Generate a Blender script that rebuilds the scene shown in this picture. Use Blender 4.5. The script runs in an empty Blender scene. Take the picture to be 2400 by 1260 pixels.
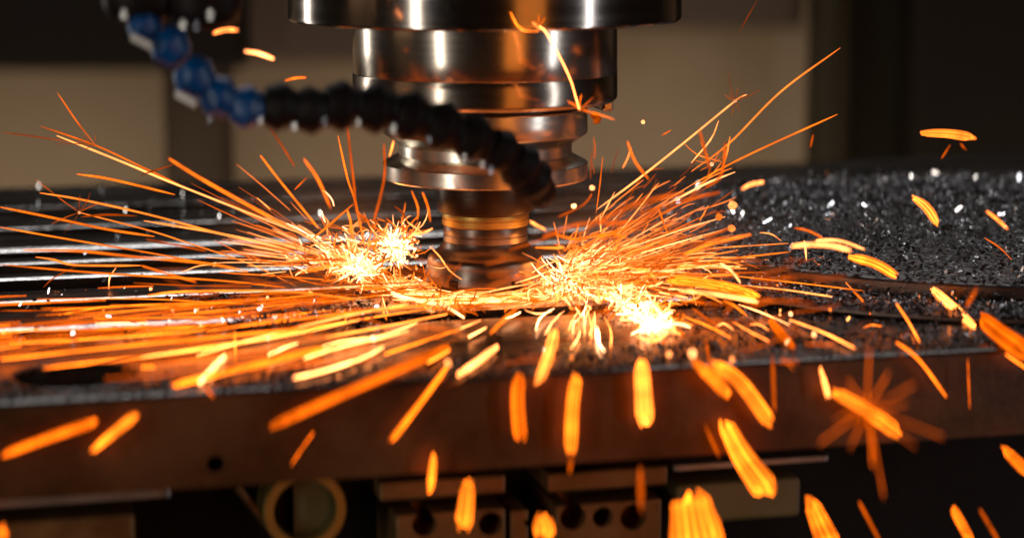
import bpy, bmesh, math, random
import numpy as np
from mathutils import Vector, Matrix
random.seed(7); rng = np.random.default_rng(7)
scene = bpy.context.scene
COL = scene.collection
R = math.radians
# ------------------------------------------------------------------ camera
F, D = 5000.0, 0.665                      # focal length in photo pixels, focus distance in metres
PITCH = math.atan(880/5000)
ANG0 = PITCH + math.atan(35/5000)
RR = D/math.cos(ANG0-PITCH)
CAM = Vector((.0082, -RR*math.cos(ANG0), RR*math.sin(ANG0)))
FW = Vector((0, math.cos(PITCH), -math.sin(PITCH))); UP = Vector((0, math.sin(PITCH), math.cos(PITCH))); RT = Vector((1, 0, 0))
cd = bpy.data.cameras.new('camera'); cam = bpy.data.objects.new('camera', cd); COL.objects.link(cam)
cam.location = CAM; cam.rotation_euler = (math.pi/2-PITCH, 0, 0)
cd.sensor_width = 36; cd.lens = 36*F/2400; cd.clip_start = .02; cd.clip_end = 20
APER = .0125                               # aperture diameter in metres
cd.dof.use_dof = True; cd.dof.focus_distance = D-.012
cd.dof.aperture_fstop = cd.lens/1000/APER; cd.dof.aperture_blades = 9; cd.dof.aperture_ratio = 1.5
APX = APER/D*F
scene.camera = cam
# ------------------------------------------------------------------ world, exposure, lamps
w = bpy.data.worlds.new('World'); scene.world = w; w.use_nodes = True
w.node_tree.nodes['Background'].inputs[0].default_value = (1, .62, .38, 1)
w.node_tree.nodes['Background'].inputs[1].default_value = .009
scene.view_settings.view_transform = 'Standard'; scene.view_settings.look = 'None'
scene.view_settings.exposure = 0; scene.view_settings.gamma = 1
scene.cycles.use_denoising = True
scene.cycles.sample_clamp_indirect = 4
scene.cycles.sample_clamp_direct = 60
scene.cycles.caustics_reflective = False; scene.cycles.caustics_refractive = False
scene.cycles.max_bounces = 6

def area_lamp(name, loc, target, sx, sy, radiance, color):
    l = bpy.data.lights.new(name, 'AREA'); l.shape = 'RECTANGLE'; l.size = sx; l.size_y = sy
    l.energy = radiance*math.pi*sx*sy; l.color = color
    o = bpy.data.objects.new(name, l); COL.objects.link(o); o.location = loc
    o.rotation_euler = (Vector(target)-Vector(loc)).to_track_quat('-Z', 'Y').to_euler()
    return o
def point_lamp(name, loc, energy, color, rad):
    l = bpy.data.lights.new(name, 'POINT'); l.energy = energy; l.color = color; l.shadow_soft_size = rad
    o = bpy.data.objects.new(name, l); COL.objects.link(o); o.location = loc
    return o
def polar(az, r, z): return Vector((math.sin(R(az))*r, -math.cos(R(az))*r, z))
LAMPS = [polar(-38, 1.0, .12), polar(61, 1.0, .12), polar(-121, .95, .18)]
area_lamp('strip_lamp_front', LAMPS[0], (0, 0, .05), .085, .9, 9.0, (1, .93, .82))
area_lamp('strip_lamp_side', LAMPS[1], (0, 0, .05), .06, .9, 8.0, (.93, .95, 1))
area_lamp('strip_lamp_rear', LAMPS[2], (0, 0, .05), .10, .7, 9.0, (1, .94, .84))
area_lamp('spark_glow_fill', polar(26, 1.15, -.02), (0, 0, .0), .34, .8, 1.0, (1, .30, .045))  # added fill standing in for the glow of sparks in front
area_lamp('dim_warm_fill', polar(-72, 1.1, .10), (0, 0, .05), .35, .7, .22, (1, .60, .34))  # added unseen fill, gives the steel its brown reflections
area_lamp('ceiling_lamp', (.10, .66, .86), (.02, .1, 0), 1.2, .10, 8.0, (.97, .97, 1))
area_lamp('wall_lamp', (-.02, .80, -.34), (.0, 1.5, .0), 1.3, .12, 23, (1, .79, .56))

# ------------------------------------------------------------------ helpers
def ray(x, y): return FW + RT*((x-1200)/F) - UP*((y-630)/F)
def at(x, y, depth): return CAM + ray(x, y)*depth
YAW = R(14); U = Vector((math.cos(YAW), math.sin(YAW), 0)); V = Vector((-math.sin(YAW), math.cos(YAW), 0))
def on_z(x, y, z=0.):
    d = ray(x, y); t = (z-CAM.z)/d.z
    return CAM + d*t
def on_v(x, y, v):                          # where a sight line meets the upright plane v, in the table's own (u, z)
    d = ray(x, y); t = (v-CAM.dot(V))/d.dot(V); P = CAM + d*t
    return P.dot(U), P.z
def on_y(x, y, Y):
    d = ray(x, y); t = (Y-CAM.y)/d.y; P = CAM + d*t
    return P.x, P.z
def link(o, parent=None):
    COL.objects.link(o)
    if parent is not None: o.parent = parent
    return o
def tag(o, label=None, cat=None, group=None, kind=None):
    for k, v in (('label', label), ('category', cat), ('group', group), ('kind', kind)):
        if v: o[k] = v
    return o
def empty(name, loc=(0, 0, 0), rz=0):
    o = bpy.data.objects.new(name, None); o.location = loc; o.rotation_euler = (0, 0, rz); o.empty_display_size = .01
    return link(o)
def mobj(name, verts, faces, mat, parent=None, smooth=None):
    me = bpy.data.meshes.new(name); me.from_pydata([tuple(v) for v in verts], [], faces); me.update()
    if mat: me.materials.append(mat)
    if smooth is not None:
        me.polygons.foreach_set('use_smooth', [True]*len(me.polygons)); me.set_sharp_from_angle(angle=R(smooth))
    return link(bpy.data.objects.new(name, me), parent)
def bm_obj(name, bm, mat, parent=None, smooth=None):
    bmesh.ops.recalc_face_normals(bm, faces=bm.faces)
    me = bpy.data.meshes.new(name); bm.to_mesh(me); bm.free()
    if mat: me.materials.append(mat)
    if smooth is not None:
        me.polygons.foreach_set('use_smooth', [True]*len(me.polygons)); me.set_sharp_from_angle(angle=R(smooth))
    return link(bpy.data.objects.new(name, me), parent)
def lathe_bm(prof, seg=128):
    bm = bmesh.new(); rings = []
    for r, z in prof:
        if r < 1e-6: rings.append([bm.verts.new((0, 0, z))]); continue
        rings.append([bm.verts.new((r*math.cos(2*math.pi*i/seg), r*math.sin(2*math.pi*i/seg), z)) for i in range(seg)])
    for a, b in zip(rings, rings[1:]):
        for i in range(seg):
            j = (i+1) % seg
            q = [a[i % len(a)], a[j % len(a)], b[j % len(b)], b[i % len(b)]]
            q2 = []
            for v in q:
                if v not in q2: q2.append(v)
            if len(q2) > 2: bm.faces.new(q2)
    return bm
def box_bm(x0, x1, y0, y1, z0, z1, bev=0., seg=2):
    bm = bmesh.new(); bmesh.ops.create_cube(bm, size=1)
    for v in bm.verts:
        v.co = ((x0+x1)/2+v.co.x*(x1-x0), (y0+y1)/2+v.co.y*(y1-y0), (z0+z1)/2+v.co.z*(z1-z0))
    if bev: bmesh.ops.bevel(bm, geom=bm.edges[:], offset=bev, segments=seg, affect='EDGES', profile=.5)
    return bm
def cut(obj, cutters):                      # real holes: boolean, baked into the mesh
    for c in cutters:
        m = obj.modifiers.new('hole', 'BOOLEAN'); m.operation = 'DIFFERENCE'; m.object = c; m.solver = 'EXACT'
    dg = bpy.context.evaluated_depsgraph_get(); dg.update()
    me = bpy.data.meshes.new_from_object(obj.evaluated_get(dg))
    obj.modifiers.clear(); old = obj.data; obj.data = me; me.name = old.name
    for c in cutters: bpy.data.objects.remove(c)
def cyl_cutter(p0, p1, r, seg=40):
    p0, p1 = Vector(p0), Vector(p1); d = (p1-p0)
    bm = bmesh.new(); bmesh.ops.create_cone(bm, cap_ends=True, segments=seg, radius1=r, radius2=r, depth=d.length)
    bmesh.ops.transform(bm, matrix=Matrix.Translation((p0+p1)/2) @ d.to_track_quat('Z', 'Y').to_matrix().to_4x4(), verts=bm.verts)
    return bm_obj('cutter', bm, None)

# ------------------------------------------------------------------ materials
def nodes(name):
    m = bpy.data.materials.new(name); m.use_nodes = True; nt = m.node_tree
    return m, nt, nt.nodes, nt.links, nt.nodes['Principled BSDF']
def ramp(nd, stops):
    r = nd.new('ShaderNodeValToRGB'); e = r.color_ramp.elements
    while len(e) < len(stops): e.new(.5)
    for k, (p, c) in zip(e, stops): k.position = p; k.color = c if len(c) == 4 else (*c, 1)
    return r
def turned_steel(name, col, rough, aniso=.55, ringscale=900, var=.35, metallic=1.):
    """turned metal: fine rings round the axis, faint smudges"""
    m, nt, nd, lk, b = nodes(name)
    tc = nd.new('ShaderNodeTexCoord'); mp = nd.new('ShaderNodeMapping'); lk.new(tc.outputs['Object'], mp.inputs[0])
    mp.inputs['Scale'].default_value = (6, 6, ringscale)
    n = nd.new('ShaderNodeTexNoise'); n.inputs['Scale'].default_value = 1; n.inputs['Detail'].default_value = 4; lk.new(mp.outputs[0], n.inputs[0])
    mp2 = nd.new('ShaderNodeMapping'); lk.new(tc.outputs['Object'], mp2.inputs[0]); mp2.inputs['Scale'].default_value = (45, 45, 6)
    n2 = nd.new('ShaderNodeTexNoise'); n2.inputs['Scale'].default_value = 1; n2.inputs['Detail'].default_value = 3; lk.new(mp2.outputs[0], n2.inputs[0])
    mx = nd.new('ShaderNodeMath'); mx.operation = 'ADD'; lk.new(n.outputs['Fac'], mx.inputs[0]); lk.new(n2.outputs['Fac'], mx.inputs[1])
    mr = nd.new('ShaderNodeMapRange'); lk.new(mx.outputs[0], mr.inputs['Value'])
    mr.inputs['From Min'].default_value = .6; mr.inputs['From Max'].default_value = 1.4
    mr.inputs['To Min'].default_value = rough*(1-var); mr.inputs['To Max'].default_value = rough*(1+var)
    lk.new(mr.outputs[0], b.inputs['Roughness'])
    cr = ramp(nd, [(.3, tuple(c*.92 for c in col)), (.7, tuple(min(1, c*1.03) for c in col))]); lk.new(n2.outputs['Fac'], cr.inputs[0])
    lk.new(cr.outputs[0], b.inputs['Base Color'])
    bp = nd.new('ShaderNodeBump'); bp.inputs['Strength'].default_value = .02; bp.inputs['Distance'].default_value = .0002
    lk.new(n.outputs['Fac'], bp.inputs['Height']); lk.new(bp.outputs[0], b.inputs['Normal'])
    b.inputs['Metallic'].default_value = metallic; b.inputs['Anisotropic'].default_value = aniso
    tg = nd.new('ShaderNodeTangent'); tg.direction_type = 'RADIAL'; tg.axis = 'Z'; lk.new(tg.outputs[0], b.inputs['Tangent'])
    return m
def worn(name, c0, c1, rough=(.3, .6), metallic=.8, scale=60, bump=.15, spec=.5, dist=.0006, stretch=(1, 1, 1)):
    m, nt, nd, lk, b = nodes(name)
    tc = nd.new('ShaderNodeTexCoord'); mp = nd.new('ShaderNodeMapping'); mp.inputs['Scale'].default_value = stretch; lk.new(tc.outputs['Object'], mp.inputs[0])
    n = nd.new('ShaderNodeTexNoise'); n.inputs['Scale'].default_value = scale; n.inputs['Detail'].default_value = 8; n.inputs['Roughness'].default_value = .65; lk.new(mp.outputs[0], n.inputs[0])
    n2 = nd.new('ShaderNodeTexNoise'); n2.inputs['Scale'].default_value = scale*14; n2.inputs['Detail'].default_value = 4; lk.new(mp.outputs[0], n2.inputs[0])
    cr = ramp(nd, [(.32, c0), (.68, c1)]); lk.new(n.outputs['Fac'], cr.inputs[0]); lk.new(cr.outputs[0], b.inputs['Base Color'])
    mr = nd.new('ShaderNodeMapRange'); mr.inputs['From Min'].default_value = .3; mr.inputs['From Max'].default_value = .7
    mr.inputs['To Min'].default_value = rough[0]; mr.inputs['To Max'].default_value = rough[1]; lk.new(n.outputs['Fac'], mr.inputs['Value']); lk.new(mr.outputs[0], b.inputs['Roughness'])
    bp = nd.new('ShaderNodeBump'); bp.inputs['Strength'].default_value = bump; bp.inputs['Distance'].default_value = dist
    lk.new(n2.outputs['Fac'], bp.inputs['Height']); lk.new(bp.outputs[0], b.inputs['Normal'])
    b.inputs['Metallic'].default_value = metallic; b.inputs['Specular IOR Level'].default_value = spec
    return m
M = dict(
    spindle=turned_steel('spindle_chrome', (.42, .37, .33), .13, .35, var=.3),
    nose=turned_steel('spindle_steel', (.62, .54, .46), .17, .45, var=.12),
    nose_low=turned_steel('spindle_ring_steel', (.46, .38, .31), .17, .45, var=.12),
    flange=turned_steel('flange_steel', (.74, .68, .58), .22, .6, var=.15),
    neck=turned_steel('dark_steel', (.045, .032, .024), .36, .3),  # plain dark steel, also on the gap ring and inserts
    gold=turned_steel('brass_ring', (.42, .27, .07), .38, .4),
    cutter=turned_steel('cutter_black_steel', (.17, .13, .105), .30, .2, ringscale=300),
    table=worn('table_steel', (.035, .031, .027), (.16, .148, .13), (.15, .38), .8, 50, .2, stretch=(.25, 1, 1)),
    side=worn('spark_lit_face', (.04, .014, .0035), (.15, .058, .014), (.36, .65), .35, 45, .3, stretch=(.7, 1, 1)),  # orange spark light on the front face put into its colour
    edge=worn('worn_highlight_edge', (.35, .33, .30), (.75, .72, .68), (.14, .34), 1., 45, .2, stretch=(.5, 1, 1)),  # worn edges, lightened and angled to boost the lamp highlight
    plate=worn('plate_steel', (.10, .09, .085), (.24, .22, .20), (.3, .55), .85, 70, .25),
    fixture=worn('fixture_steel', (.13, .065, .022), (.27, .15, .055), (.35, .6), .6, 60, .2),
    bar=worn('grey_bar', (.24, .22, .21), (.40, .37, .35), (.3, .5), .6, 60, .2),
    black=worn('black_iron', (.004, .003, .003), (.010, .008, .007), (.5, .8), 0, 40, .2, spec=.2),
    brass=worn('brass', (.30, .20, .05), (.45, .30, .09), (.3, .5), .7, 50, .15),
    olive=worn('olive_paint', (.10, .085, .03), (.14, .12, .05), (.4, .6), 0, 40, .1),
    chip=worn('chip_steel', (.30, .29, .29), (.55, .53, .53), (.16, .34), 1., 300, .1),
    chip_bright=worn('polished_chip', (.75, .74, .74), (.85, .84, .84), (.10, .14), 1., 300, .02),
    chip_dark=worn('chip_dark_steel', (.07, .068, .068), (.19, .185, .185), (.28, .5), .9, 300, .2),
    blue=worn('blue_plastic', (.0, .055, .22), (.0, .085, .30), (.25, .36), 0, 60, .05),
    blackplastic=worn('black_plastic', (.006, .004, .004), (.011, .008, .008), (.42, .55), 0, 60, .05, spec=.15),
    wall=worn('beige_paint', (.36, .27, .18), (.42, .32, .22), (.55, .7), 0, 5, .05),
    brown=worn('shaded_wall_brown', (.075, .048, .033), (.10, .064, .045), (.6, .8), 0, 5, .05),  # shade high on the wall put into a flat brown
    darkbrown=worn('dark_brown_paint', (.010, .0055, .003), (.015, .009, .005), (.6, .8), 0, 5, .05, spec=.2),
    pipe=worn('dull_brown_pipe', (.06, .042, .029), (.08, .056, .04), (.6, .8), 0, 5, .05, spec=.2),
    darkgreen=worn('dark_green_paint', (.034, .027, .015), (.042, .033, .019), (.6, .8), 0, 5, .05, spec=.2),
)
def glow_material(name, sampled):
    m, nt, nd, lk, b = nodes(name); nd.remove(b)
    a = nd.new('ShaderNodeAttribute'); a.attribute_name = 'glow_level'

    a2 = nd.new('ShaderNodeAttribute'); a2.attribute_name = 'glow_tint'
    cr = ramp(nd, [(0, (1, .13, .002)), (.2, (1, .17, .008)), (.42, (1, .27, .065)), (1, (1, .46, .21))]); lk.new(a2.outputs['Fac'], cr.inputs[0])
    e = nd.new('ShaderNodeEmission'); lk.new(cr.outputs[0], e.inputs[0]); lk.new(a.outputs['Fac'], e.inputs[1])
    lk.new(e.outputs[0], nd['Material Output'].inputs[0])
    m.cycles.emission_sampling = 'AUTO' if sampled else 'NONE'
    return m
M['spark'] = glow_material('glowing_spark', True); M['spray'] = glow_material('glowing_spray', False)

# ------------------------------------------------------------------ setting: enclosure behind the table
def wall_box(name, x0, x1, y0, y1, Y, thick, mat, label, cat, bev=.006):
    a, b = on_y(x0, y1, Y), on_y(x1, y0, Y)
    o = bm_obj(name, box_bm(a[0], b[0], Y, Y+thick, a[1], b[1], bev), mat)
    return tag(o, label, cat)
o = bm_obj('back_wall', box_bm(-1.6, 1.6, 1.10, 1.12, -1.2, 1.2), M['wall']); tag(o, kind='structure')
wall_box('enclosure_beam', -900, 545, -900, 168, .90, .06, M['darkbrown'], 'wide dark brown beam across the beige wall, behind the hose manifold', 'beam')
wall_box('upper_shade_sheet', 548, 1436, -900, 150, 1.0, .05, M['brown'], 'brown sheet cover added for shade on the wall between hose manifold and spindle', 'infill')  # dark sheet added to shade the upper wall and its reflection
wall_box('upright_pipe', 392, 526, 40, 900, .985, .06, M['pipe'], 'dark upright pipe standing before the beige wall, below the hose', 'pipe', .02)
wall_box('side_shade_sheet', 1440, 1905, -900, 70, 1.0, .05, M['brown'], 'brown sheet cover added for shade on the wall beside the spindle, above the beige panel', 'infill')  # sheet added in brown for the shade high on this side
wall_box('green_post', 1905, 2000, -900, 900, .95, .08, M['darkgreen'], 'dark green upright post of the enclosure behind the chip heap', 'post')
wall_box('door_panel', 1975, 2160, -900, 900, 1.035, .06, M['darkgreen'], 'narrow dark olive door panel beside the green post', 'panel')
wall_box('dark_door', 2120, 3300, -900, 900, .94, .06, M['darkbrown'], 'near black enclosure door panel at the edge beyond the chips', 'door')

# machine bed below everything, plain black
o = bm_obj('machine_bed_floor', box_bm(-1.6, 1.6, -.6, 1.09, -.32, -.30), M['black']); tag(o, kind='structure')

# ------------------------------------------------------------------ machine table with slots
tb = empty('machine_table', (0, 0, 0), YAW)
tag(tb, 'long dark steel machine table with parallel slots and worn edges brightened as highlights', 'table')
VF, VB = -.1278, .262; TH = .0235
slots = [(-.0530, -.0365), (-.0105, .0055), (.0235, .0455), (.0550, .0745), (.0850, .1035), (.1330, .150), (.185, .202)]
prof = [(VF, -TH)]
def bev(p, q, r, n=3):  # points of a rounded corner
    return None
top = [(VF, -.0016), (VF+.0004, -.0006), (VF+.0014, 0)]
for a, b in slots:
    dpt = .009; r = .0012; cw = {.0850: .0026, -.0530: .0022, .0550: .0014, .0235: .0018, .1330: .0007, .185: .0004}.get(a, .0012); arc = [(r*math.sin(R(q)), r*(1-math.cos(R(q)))) for q in (0, 18, 36, 54, 72, 90)]
    top += [(a-r+x_, -z_) for x_, z_ in arc]+[(a, -dpt), (b, -dpt)]+[(b, -.42*cw), (b+cw*.96, -.02*cw), (b+cw*1.15, 0)]
top += [(VB-.001, 0), (VB, -.001), (VB, -TH)]
prof += top
U0, U1 = -.62, .62
vs = [(U0, v, z) for v, z in prof]+[(U1, v, z) for v, z in prof]; n = len(prof)
fs = [(i, (i+1) % n, n+(i+1) % n, n+i) for i in range(n)]+[tuple(range(n))[::-1], tuple(range(n, 2*n))]
bm = bmesh.new(); bv = [bm.verts.new(v) for v in vs]; [bm.faces.new([bv[i] for i in f]) for f in fs]
slab = bm_obj('table_slab', bm, M['table'], tb)
P = on_z(180, 887); cu, cv = P.dot(U), P.dot(V)
BORE = U*cu+V*cv
hu, hz = on_v(505, 1086, VF)
slab.parent = None
cut(slab, [cyl_cutter((cu, cv+.003, -.05), (cu, cv+.003, .02), .0155, 64), cyl_cutter((hu, VF-.01, hz), (hu, VF+.02, hz), .0021)])
slab.data.polygons.foreach_set('use_smooth', [True]*len(slab.data.polygons)); slab.data.set_sharp_from_angle(angle=R(40))
slab.parent = tb
slab.data.materials.append(M['side']); slab.data.materials.append(M['edge'])
for pl in slab.data.polygons:
    if pl.normal.y < -.9 and pl.center.y < VF+.0005: pl.material_index = 1
    elif -.48 < pl.normal.y < -.30: pl.material_index = 2
bm = lathe_bm([(.0155, 0.0003), (.0166, .0006), (.0172, 0.0002)], 64); bmesh.ops.translate(bm, vec=(cu, cv+.003, 0), verts=bm.verts)
bm_obj('bore_rim', bm, M['table'], tb, 60)
bm = bmesh.new(); bmesh.ops.create_cone(bm, cap_ends=True, segments=16, radius1=.0016, radius2=.0016, depth=.003)
bmesh.ops.transform(bm, matrix=Matrix.Translation((hu, VF+.012, hz-.0005)) @ Matrix.Rotation(math.pi/2, 4, 'X'), verts=bm.verts)
bm_obj('set_screw', bm, M['black'], tb)

# ------------------------------------------------------------------ two tier round plate on the table
RC = Vector((.171, .071, 0))
rp = empty('round_plate', RC)
tag(rp, 'two tier round steel plate on the table, heaped with cut chips', 'plate')
bm = lathe_bm([(0, .0002), (.1385, .0002), (.1392, .0010), (.1389, .0017), (.1383, .0021), (0, .0021)], 160); bm_obj('lower_tier', bm, M['plate'], rp, 30)
bm = lathe_bm([(0, .0022), (.1150, .0022), (.1160, .003), (.1160, .0066), (.1156, .0072), (.1150, .0075), (0, .0075)], 160); bm_obj('upper_tier', bm, M['plate'], rp, 30)

# ------------------------------------------------------------------ fixtures under the table (all behind the front face plane)
def front_box(name, x0, x1, y0, y1, v, depth, mat, parent, bevr=.0008):
    a = on_v(x0, y1, v); b = on_v(x1, y0, v)
    return bm_obj(name, box_bm(a[0], b[0], v, v+depth, a[1], b[1], bevr), mat, parent)
def holes(obj, xs, v, d=.012):
    par = obj.parent; obj.parent = None; cs = []
    for x, y, r in xs:
        u_, z_ = on_v(x, y, v); cs.append(cyl_cutter((u_, v-.01, z_), (u_, v+d, z_), r*.105/1000*1.0, 40))
    cut(obj, cs); obj.parent = par
VC = -.112
t = empty('rail_bar', (0, 0, 0), YAW); tag(t, 'grey steel rail under the table, at the end beside the round bore', 'rail')
front_box('bar', -700, 388, 1152, 1186, VC, .02, M['bar'], t, .0012)
t = empty('short_rail_bar', (0, 0, 0), YAW); tag(t, 'short grey steel rail under the table beyond the two hole blocks', 'rail')
front_box('bar', 1578, 1945, 1068, 1102, VC, .02, M['bar'], t, .0012)
t = empty('bed_block', (0, 0, 0), YAW); tag(t, 'brown block below the long grey rail, near the round bore end', 'block')
front_box('block', -700, 318, 1203, 1500, VC+.002, .03, M['fixture'], t, .0015)
t = empty('olive_block', (0, 0, 0), YAW); tag(t, 'dark olive block below the short grey rail', 'block')
front_box('block', 1585, 1880, 1118, 1232, VC+.003, .03, M['olive'], t, .0015)
t = empty('drilled_block', (0, 0, 0), YAW); tag(t, 'brown steel block with two dark holes, beside the brass ring', 'block')
b1 = front_box('block', 930, 1186, 1190, 1420, VC, .03, M['fixture'], t); holes(b1, [(995, 1228, 31), (1150, 1226, 31)], VC)
front_box('clamp_bar', 890, 1186, 1112, 1176, VC-.001, .03, M['fixture'], t)
t = empty('drilled_block', (0, 0, 0), YAW); tag(t, 'brown steel block with three dark holes in a row', 'block')
b2 = front_box('block', 1302, 1552, 1168, 1420, VC, .03, M['fixture'], t); holes(b2, [(1343, 1211, 34), (1413, 1211, 27), (1484, 1211, 34)], VC)
front_box('clamp_bar', 1284, 1566, 1092, 1156, VC-.001, .03, M['fixture'], t)
t = empty('key_block', (0, 0, 0), YAW); tag(t, 'small brown block in the gap between the two drilled blocks', 'block')
b3 = front_box('block', 1195, 1240, 1194, 1420, VC+.001, .02, M['fixture'], t); holes(b3, [(1236, 1225, 9)], VC+.001, .006)
t = empty('ring_fitting', (0, 0, 0), YAW); tag(t, 'round brass ring fitting with a half round window, under the table', 'fitting')
ru, rz_ = on_v(716, 1196, VC)
bm = lathe_bm([(.0082, 0), (.0104, 0), (.0108, .0006), (.0108, .012), (.0082, .012), (.0082, 0)], 64)
bmesh.ops.transform(bm, matrix=Matrix.Translation((ru, VC, rz_)) @ Matrix.Rotation(-math.pi/2, 4, 'X'), verts=bm.verts); bm_obj('ring', bm, M['brass'], t, 30)
rr_ = .0080; c0 = math.acos(-.28); a_ = [(-c0+2*c0*i/24) for i in range(25)]
dv = [(ru+rr_*math.cos(q), rz_+rr_*math.sin(q)) for q in a_]
vv = [(x, VC+.005, z) for x, z in dv]+[(x, VC+.009, z) for x, z in dv]; k = len(dv)
mobj('window', vv, [tuple(range(k))[::-1], tuple(range(k, 2*k))]+[(i, (i+1) % k, k+(i+1) % k, k+i) for i in range(k)], M['olive'], t)
bm = lathe_bm([(0, .0105), (.0083, .0105), (.0083, .0120), (0, .0120)], 48); bmesh.ops.transform(bm, matrix=Matrix.Translation((ru, VC, rz_)) @ Matrix.Rotation(-math.pi/2, 4, 'X'), verts=bm.verts); bm_obj('back_plate', bm, M['black'], t)
p0, p1 = on_v(556, 1140, VC+.004), on_v(655, 1262, VC+.004)
bm = bmesh.new(); d_ = Vector((p1[0]-p0[0], 0, p1[1]-p0[1])); bmesh.ops.create_cone(bm, cap_ends=True, segments=16, radius1=.0011, radius2=.0011, depth=d_.length)
bmesh.ops.transform(bm, matrix=Matrix.Translation(((p0[0]+p1[0])/2, VC+.004, (p0[1]+p1[1])/2)) @ d_.to_track_quat('Z', 'Y').to_matrix().to_4x4(), verts=bm.verts); bm_obj('stay_rod', bm, M['fixture'], t, 40)
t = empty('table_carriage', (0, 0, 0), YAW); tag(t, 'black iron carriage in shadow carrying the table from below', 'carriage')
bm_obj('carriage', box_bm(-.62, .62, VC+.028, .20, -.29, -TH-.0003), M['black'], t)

# ------------------------------------------------------------------ spindle, tool holder, cutter
AX = 1138
def zr(rpx, y):
    a = PITCH + math.atan((y-630)/F); h = -CAM.y
    return rpx*(h/math.cos(a)*math.cos(a-PITCH))/F, CAM.z-h*math.tan(a)
def lathe_part(name, pr, mat, parent, sm=28, seg=160):
    return bm_obj(name, lathe_bm([zr(*q) for q in pr], seg), mat, parent, sm)
sp = empty('spindle'); tag(sp, 'polished chrome machine spindle head with wide collar, above the tool holder', 'spindle')
lathe_part('collar', [(300, -700), (458, -700), (460, -690), (460, 36), (459, 41), (455.5, 45), (448, 46.5), (309, 46.5)], M['spindle'], sp)
lathe_part('nose', [(300, 40), (310, 40), (310, 166), (309, 168)], M['nose'], sp)
lathe_part('nose_ring', [(306, 168.4), (309.3, 168.6), (310, 170), (310, 220), (308.5, 227), (303, 233), (294, 235.5), (120, 235.5)], M['nose_low'], sp)
for s in (0, math.pi):
    r0, z0 = zr(268, 262); r1, z1 = zr(296, 234)
    bm = box_bm(r0, r1, -.008, .008, z0, z1, .0008)
    bmesh.ops.rotate(bm, cent=(0, 0, 0), matrix=Matrix.Rotation(R(12)+s, 3, 'Z'), verts=bm.verts)
    bm_obj('drive_key', bm, M['nose_low'], sp)
th = empty('tool_holder'); tag(th, 'steel tool holder with V grooved flange, clamped under the spindle', 'tool holder')
lathe_part('shank_ring', [(150, 235), (224, 235), (224, 252), (150, 252)], M['neck'], th)
lathe_part('upper_flange', [(100, 250), (237, 250), (240, 253), (240, 306), (238.5, 309), (207, 331), (203, 335), (203, 358), (100, 358)], M['flange'], th)
lathe_part('lower_flange', [(100, 357.5), (204, 358), (207, 360), (238, 376.5), (240, 379), (240, 411), (238, 414), (234, 415.5), (100, 415.5)], M['flange'], th)
lathe_part('neck', [(90, 415), (112, 415), (113.5, 418), (113.5, 487), (112, 491), (107, 494), (80, 494)], M['neck'], th)
lathe_part('brass_ring', [(80, 493.5), (101, 494), (102, 497), (102, 505), (100.8, 506), (100.8, 507.5), (102, 508.5), (102, 521), (100.5, 523.5), (80, 524)], M['gold'], th)
ct = empty('milling_cutter'); tag(ct, 'dark bell shaped milling cutter spinning into the sparks, below the holder', 'cutter')
lathe_part('shank', [(70, 523.5), (98, 524), (99, 526), (99, 543), (98, 544.5), (98, 546), (99, 547.5), (99, 560), (80, 562)], M['cutter'], ct)
lathe_part('cutter_body', [(70, 560), (98, 561), (101, 569), (108, 578), (119, 586), (128, 592), (134, 599), (136.5, 607), (137, 613), (137.2, 616), (139, 622), (142, 634), (144, 648), (145, 660), (143, 664), (0, 664)], M['cutter'], ct, 40)
# six carbide inserts let into the rim of the cutter
ri, zi = zr(144.6, 662); _, zt = zr(140, 636)
ins = bm_obj('cutting_insert', box_bm(ri-.0035, ri+.00022, -.0016, .0016, zi, zt, .0003, 1), M['neck'], ct)
for k in range(1, 6):
    c = ins.copy(); c.rotation_euler = (0, 0, k*math.pi/3); link(c, ct)
for o in (sp, th, ct): o.location.x = 0
SHIFT = (AX-1200)/F*D + CAM.x
for o in (sp, th, ct): o.location.x = SHIFT

# ------------------------------------------------------------------ coolant hose and its manifold
hose = empty('coolant_hose', at(400, 60, D-.15))
tag(hose, 'segmented blue and dark coolant hose curving from the manifold to the cutter', 'hose')
HP = [(338, 62, 40, .152), (398, 108, 47, .152), (455, 178, 50, .152), (512, 226, 48, .150), (578, 251, 50, .148), (655, 250, 56, .146), (728, 258, 55, .144), (800, 248, 58, .142), (880, 254, 57, .138), (960, 272, 57, .134), (1035, 294, 56, .130), (1105, 322, 55, .126), (1168, 352, 52, .121), (1218, 386, 54, .116), (1244, 420, 52, .112)]
def link_mesh(name, mat, mirror=False):
    pr = [(.0, -.66), (.55, -.66), (.72, -.60), (.77, -.52), (.99, -.08), (1.02, .0), (.99, .08), (.80, .44), (.76, .52), (.76, .60), (.70, .72), (.52, .84), (0, .84)]
    bm = lathe_bm(pr, 40); bmesh.ops.recalc_face_normals(bm, faces=bm.faces)
    me = bpy.data.meshes.new(name); bm.to_mesh(me); bm.free(); me.materials.append(mat)
    me.polygons.foreach_set('use_smooth', [True]*len(me.polygons)); me.set_sharp_from_angle(angle=R(50))
    return me
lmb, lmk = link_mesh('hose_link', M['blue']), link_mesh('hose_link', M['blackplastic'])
hpts = [(at(x, y, D-d), r*(D-d)/F) for x, y, r, d in HP]
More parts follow.
